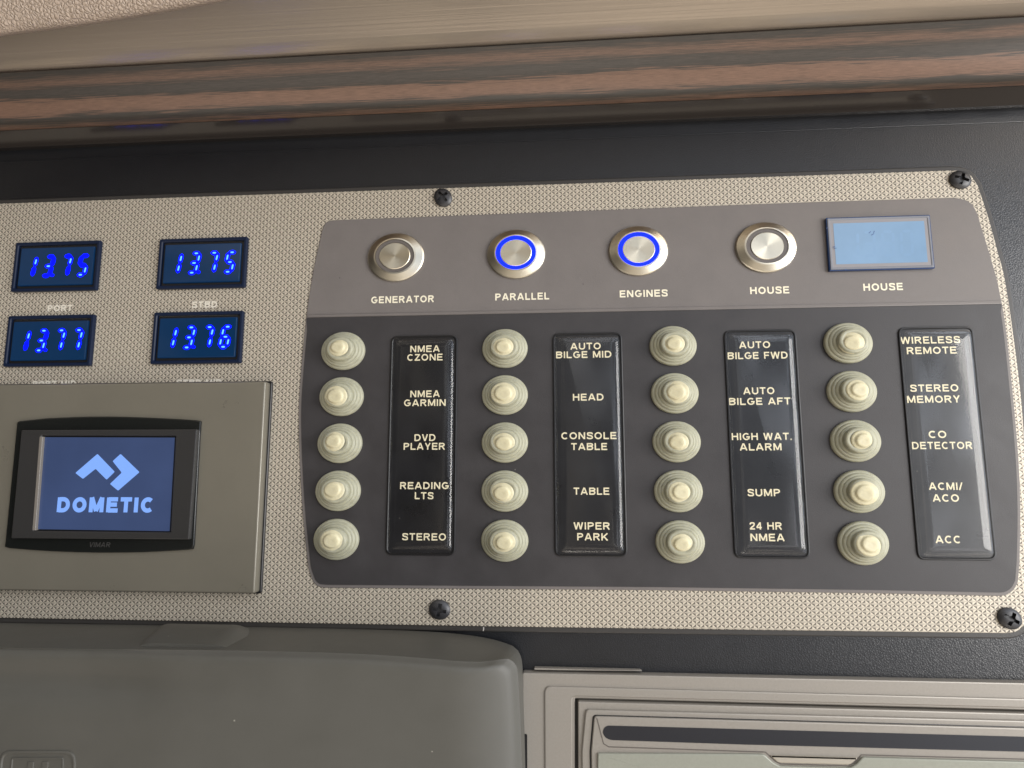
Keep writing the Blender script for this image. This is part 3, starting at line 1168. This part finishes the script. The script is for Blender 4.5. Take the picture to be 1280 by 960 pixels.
b = MB()
b.prism(lbox(0, 0.3), 2.1, 3.5, 0.15, 1)
b.build('body', M_bluew, t)
b = MB()
b.frame(lbox(0.35, 0.3), lbox(1.2, 0.3), 3.3, 3.75, 0.2)
b.build('clear_edge', M_acryl, t)
b = MB()
b.prism(lbox(1.15, 0.2), 3.3, 3.60, 0)
b.build('mask', mat('lcd_mask', (0.26, 0.25, 0.26), 0.4), t)
b = MB()
b.prism(lbox(2.3, 0.2), 3.4, 3.66, 0)
scrn = b.build('screen', M_lcd, t)
for ch, dx in zip('1380', (6.4, 12.0, 18.4, 24.8)):
    g = digit(ch, 175.4 + dx, 31.2, 3.6, 8.6, 3.68, t, [M_ghost], 1.0, slant=0.05, core=False)
    g.parent = scrn
    g.location = Vector((0, 0, 0))
    g.name = 'faint_digit'
# scuffs on the display window
b = MB()
for (px, py, l, a) in [(1086, 291.5, 5, .7), (1089, 294, 6, .5), (1092, 291, 4, 1.1), (1041, 309, 4, .25), (1042.5, 310.5, 4.5, .1), (1056, 337, 3, .1), (1033.5, 286, 3, 1.2)]:
    p = U(px, py, 3.8)
    b.stroke([(p[0], p[1]), (p[0] + l * 0.2 * math.cos(a), p[1] + l * 0.2 * math.sin(a))], 0.25, 3.8 + random.random() * 0.03)
b.build('scuff', mat('scuff_blue', (0.05, 0.10, 0.26), 0.5), t, 0)

# ------------------------------------------------------------------ climate control screen
HB = 6.6
ctl = thing('control_screen', 'taupe framed climate control with small lit blue screen', 'control panel', -91, -49, 1.75)
b = MB()
b.prism(rect(-155.5, -87.0, -26.6, -10.9, 1.0, 4), 1.7, 2.9, 0.2, 1)
b.build('back_plate', M_black, ctl)
b = MB()
o = rect(-155, -86.3, -27.3, -11.6, 0.7, 4)
b.prism(o, 2.6, HB, 0.55, 4, fan=True)
b.build('bezel_plate', M_bezel, ctl)


def px_shape(pts, h):
    return ccw(UL(pts, h))


fr = px_shape([(8, 683.5)] + [(9, 676)] + spline([(23, 533), (24, 527.5), (28, 526.5)], 2) + spline([(60, 523), (110, 521), (160, 521.2), (215, 523.5), (247, 525.5), (252.5, 527)], 3) +
              [(251, 545), (244, 680), (242.5, 686)] + spline([(236, 687), (180, 690), (120, 690.5), (60, 688.5), (14, 685)], 3), HB)
b = MB()
b.prism(fr, HB - 0.5, HB + 0.9, 0.4, 4)
b.build('black_frame', M_frame_gloss, ctl, 50)
HI = HB + 2.6
q = [(26.5, 537.5), (246, 536.5), (236, 674.5), (13.5, 673)]
s4 = [(51.8, 544.3), (219.5, 545), (213, 665.5), (42, 663.8)]


def bil(q4, n=4):
    return ccw(fillet(UL(q4, HI), 0.4, n))


b = MB()
b.frame(bil(q), bil(s4), HB + 0.3, HI, 0.35, 0.3)
b.build('raised_frame', M_inner, ctl)
# chamfer down the window's side, caught light put into its pale colour
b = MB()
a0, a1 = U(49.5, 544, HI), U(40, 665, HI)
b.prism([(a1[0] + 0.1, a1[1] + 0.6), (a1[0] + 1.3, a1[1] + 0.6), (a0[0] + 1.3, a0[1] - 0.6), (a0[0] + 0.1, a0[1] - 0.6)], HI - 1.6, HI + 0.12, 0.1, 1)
b.build('chamfer', mat('lit_chamfer', (0.20, 0.18, 0.155), 0.3), ctl)
HS = HB + 1.6
sc4 = ccw(UL([(55, 546.5), (218, 547), (211.5, 664), (47, 661.5)], HS))
b = MB()
b.prism(inset(sc4, -1.5), HB + 0.5, HS - 0.25, 0)
b.build('gasket', M_black, ctl)
b = MB()
b.prism(sc4, HB + 0.8, HS, 0)
screen = b.build('screen', M_screen, ctl)


def zp(x, y):
    return (x / 4.741, 510 + y / 4.741)


b = MB()
for poly in ([(447, 385), (578, 272), (680, 378), (632, 425), (567, 360), (492, 420)], [(668, 315), (715, 272), (827, 380), (700, 490), (652, 450), (722, 383)]):
    b.prism(fillet(UL([zp(*p) for p in poly], HS), 0.35, 2), HS - 0.1, HS + 0.05, 0)
xa, ya = zp(338, 574)
xb, yb = zp(912, 574)
write_px(b, 'DOMETIC', xa, xb, ya, HS + 0.06, 5.25, s=0.25, gap=0.13)
b.build('logo', M_logo, screen, 0)
b = MB()
xa, ya = zp(527, 810)
xb, yb = zp(652, 810)
write_px(b, 'VIMAR', xa, xb, ya, HB + 0.95, 1.7, s=0.16, gap=0.12, slant=0.15)
b.build('embossed_lettering', mat('emboss', (0.05, 0.048, 0.045), 0.3), ctl)

# ------------------------------------------------------------------ grey protective lid, lower left
lid = thing('protective_lid', 'smooth grey rubbery lid with rounded shoulder under the control screen', 'lid', -40, -140, 0)
HL = 33.0
back = spline([(-160, 775), (0, 780), (190, 783), (320, 785.5), (440, 788), (520, 790.5), (575, 794.5), (615, 801), (640, 809)], 5) + spline([(647, 815), (651, 824), (653, 840), (655, 900), (656.5, 960), (658, 1060), (660, 1150)], 4)
backw = UL(back, 4)
front = spline([(-160, 807), (0, 812.5), (190, 814.5), (320, 816.5), (440, 820), (520, 825), (565, 829), (600, 831.5), (622, 830.5)], 5) + spline([(633, 831), (641, 838), (645, 852), (648, 905), (650, 965), (652, 1065), (654, 1155)], 4)
frontw = UL(front, HL)
n = min(len(backw), len(frontw))
centre = (-190.0, -260.0)
mb = MB()
rows = []
tprof = [(0.0, 4.0, 0.0), (0.0, 8.0, 0.03)]
# wall: back outline to front outline, then over a soft shoulder onto the front face
NW = 8
XR = U(648, 905, HL)[0]


def roll(x):
    q_ = max(0.0, 1 - (XR - x) / 20.0)
    return 5.5 * q_ * q_


for k in range(NW + 1):
    e = k / NW
    rows.append([mb.p(backw[i][0] + (frontw[i][0] - backw[i][0]) * e, backw[i][1] + (frontw[i][1] - backw[i][1]) * e, 2.0 + (HL - 2.4 - roll(frontw[i][0]) - 2.0) * e) for i in range(n)])


def dent(x, z):
    """hollow in the lid's face: a soft-edged trough that fades out to the right"""
    p0 = U(0, 868, HL)
    p1 = U(0, 822, HL)
    mz = 0.0
    if z > p0[1]:
        mz = 1.0
    s = (z - p0[1]) / 2.2
    edge = 1 / (1 + math.exp(-max(-30, min(30, s * 2.2))))
    f = 1 / (1 + math.exp((x - U(170, 860, HL)[0]) / 9.0))
    topf = max(0.0, min(1.0, (p1[1] + 3.5 - z) / 9.0))
    return 3.2 * edge * f * topf


steps = [(0.6, 1.3), (1.5, 0.55), (2.6, 0.15), (4, 0), (6, 0), (8, 0), (9.5, 0), (11, 0), (12, 0), (13, 0), (14, 0), (15, 0), (16, 0), (17.5, 0), (20, 0), (24, 0), (30, 0), (38, 0), (48, 0), (60, 0), (75, 0), (95, 0), (120, 0)]
for d, drop in steps:
    row = []
    for i in range(n):
        x, z = frontw[i]
        vx, vz = centre[0] - x, centre[1] - z
        # go down near the top edge, sideways near the side edge
        l = math.hypot(vx, vz)
        f = min(d / l, 0.97)
        if i < n - 25:
            px_, pz_ = x + vx * f * 0.35, z - d * 1.0
        else:
            px_, pz_ = x + vx * f, z + vz * f
        px_, pz_ = x + vx * f, z + vz * f
        # broad roll-off towards the right side
        row.append(mb.p(px_, pz_, HL - drop * 1.6 - roll(px_) - dent(px_, pz_)))
    rows.append(row)
for i in range(len(rows) - 1):
    for k in range(n - 1):
        mb.face((rows[i][k], rows[i + 1][k], rows[i + 1][k + 1], rows[i][k + 1]))
mb.build('shell', M_lid, lid, 42)
# thumb tab standing up from the top wall
b = MB()
tab_b = UL([(196, 781), (208, 779.2), (300, 780), (318, 785.5)], 8)
secs = []
for h, pts in [(5, [(192, 789), (205, 779.3), (301, 781), (319, 790)]), (14, [(183, 799), (199, 784), (292, 785), (316, 799)]), (24, [(168, 811), (182, 798), (281, 800), (300, 812)]), (27.5, [(166, 813), (182, 804), (276, 806), (296, 816)])]:
    secs.append(b.ring(fillet(UL(pts, h), [0, 3, 3, 0], 4), h))
for i in range(len(secs) - 1):
    b.bridge(secs[i + 1], secs[i])
b.face(secs[-1])
b.face(list(reversed(secs[0])))
b.build('thumb_tab', M_lid, lid, 40)
# moulded badge with two upright bars
b = MB()
o = ccw(fillet(UL([(0, 938.5), (94, 938.5), (94, 1010), (-6, 1010)], HL + 0.3), 3.6, 5))
b.frame(o, inset(o, 1.0), HL - 2, HL + 0.35, 0.3)
oi = ccw(fillet(UL([(14, 947), (79, 947), (79, 1010), (8, 1010)], HL + 0.3), 0.8, 3))
b.frame(oi, inset(oi, 0.5), HL - 2, HL + 0.3, 0.2)
for xa in (30, 48):
    b.prism(rect(*U(xa, 1005, HL), *U(xa + 13, 952, HL), 0.2, 2), HL - 2, HL + 0.25, 0.2, 2)
b.build('moulded_badge', M_lid, lid, 30)

# ------------------------------------------------------------------ silver receiver, lower right
rec = thing('stereo_receiver', 'champagne silver receiver with dark disc slot under the switch panel', 'receiver', 140, -150, 0)


def lin(pts, h):
    return UL(pts, h)


def down_shape(tl, ytop_r, left_pts, h, r=1.5):
    """outline from a top-left pixel, top edge falling to ytop_r at the picture's right border, run on past it and below"""
    x0, y0 = tl
    k = (ytop_r - y0) / (1280 - x0)
    pts = [tl, (1420, y0 + k * (1420 - x0)), (1420, 1150)] + left_pts
    return ccw(fillet(UL(pts, h), [r, 0, 0] + [0.0] * len(left_pts), 6))


hp = 3.4
outer = down_shape((653, 841), 854, [(653, 1150)], hp, 0.8)
hole = down_shape((718.6, 873.3), 888, [(718.6, 1150)], hp, 0.5)
step1 = down_shape((680.5, 857), 873, [(682, 1150)], hp, 2.6)
b = MB()
b.frame(outer, hole, 0, hp, 0.35, 0.4)
b.build('surround', M_silver, rec)
b = MB()
b.frame(step1, inset(hole, -0.9), hp - 0.5, hp + 0.55, 0.4, 0.3)
b.build('raised_step', M_silver, rec)
b = MB()
b.prism(down_shape((700, 860), 875, [(700, 1150)], 0.8), 0.3, 0.8, 0)
b.build('cavity', M_black, rec)
hf = 4.2
b = MB()
b.prism(down_shape((722.5, 877), 892, [(723.5, 1150)], hf, 0.5), 0.6, hf, 0.4, 2)
face = b.build('faceplate', M_silver, rec)
b = MB()
s2 = down_shape((732, 887), 901, [(729.5, 1150), (727, 939)], hf + 0.8, 1.4)
b.prism(s2, hf - 0.3, hf + 0.8, 0.45, 3)
b.build('step', M_silver, face)
b = MB()
g3 = down_shape((741, 893.6), 908.6, [(741, 1150), (737, 939)], hf + 1.0, 1.2)
b.frame(g3, inset(g3, 0.55), hf + 0.3, hf + 0.95, 0.1)
b.build('groove', M_black, face)
hd = hf + 1.5
b = MB()
d4 = down_shape((742.8, 895.4), 910.4, [(742.5, 1150), (739, 939)], hd, 1.1)
b.prism(d4, hf + 0.3, hd, 0.35, 3)
door = b.build('front_door', M_silver, rec)
b = MB()
slot = [(753, 916), (755, 909.5), (760, 907), (930, 911.5), (1280, 921), (1420, 924.5), (1420, 943.5), (1280, 939.8), (930, 930.8), (764, 925.2), (757, 922.5)]
b.prism(fillet(UL(slot, hd + 0.1), [0.8, .8, .8, 0, 0, 0, 0, 0, 0, .8, .8], 4), hd - 0.2, hd + 0.08, 0)
b.build('disc_slot', M_slot, door)
b = MB()
lower = [(747, 941.5), (930, 942.4), (955, 943), (966, 953), (975, 957.5), (1062, 960), (1070, 955.5), (1078, 946.5), (1280, 952), (1420, 955.6), (1420, 1150), (746, 1150)]
b.prism(fillet(UL(lower, hd + 0.6), [.4, 0, .8, .6, .6, .6, .6, .8, 0, 0, 0, 0], 3), hd - 0.2, hd + 0.75, 0.35, 3)
b.build('lower_door', M_door, rec)
b = MB()
lip = [(746, 898), (754.5, 930), (761, 934), (930, 939.6), (957, 940.5), (969, 951.5), (976, 955.4), (1061, 957.8), (1068, 954), (1077, 944), (1280, 949.4), (1420, 953.1)]
b.stroke(UL(lip, hd + 0.3), 0.32, hd + 0.06)
b.build('seam', mat('seam_shade', (0.10, 0.085, 0.072), 0.5), door, 0)
b = MB()
b.prism(fillet(UL([(962, 944.5), (973, 954), (1063, 956.5), (1073, 947.5)], hd + 0.5), 0.8, 4), hd - 0.2, hd + 0.5, 0.45, 4)
b.build('pull_tab', mat('tab_silver', (0.46, 0.42, 0.35), 0.32, 0.4), rec)
b = MB()
b.prism(rect(*U(655, 1100, hp), *U(659, 917.5, hp), 0.4, 3), hp - 0.3, hp + 0.06, 0)
b.build('side_slot', M_black, rec)
b = MB()
b.prism(fillet(UL([(668, 835), (800, 838.2), (803, 839.3), (668, 837.4)], 2.2), 0.2, 2), -0.2, 2.2, 0.08, 2)
b.build('edge_lip', M_silver, rec)
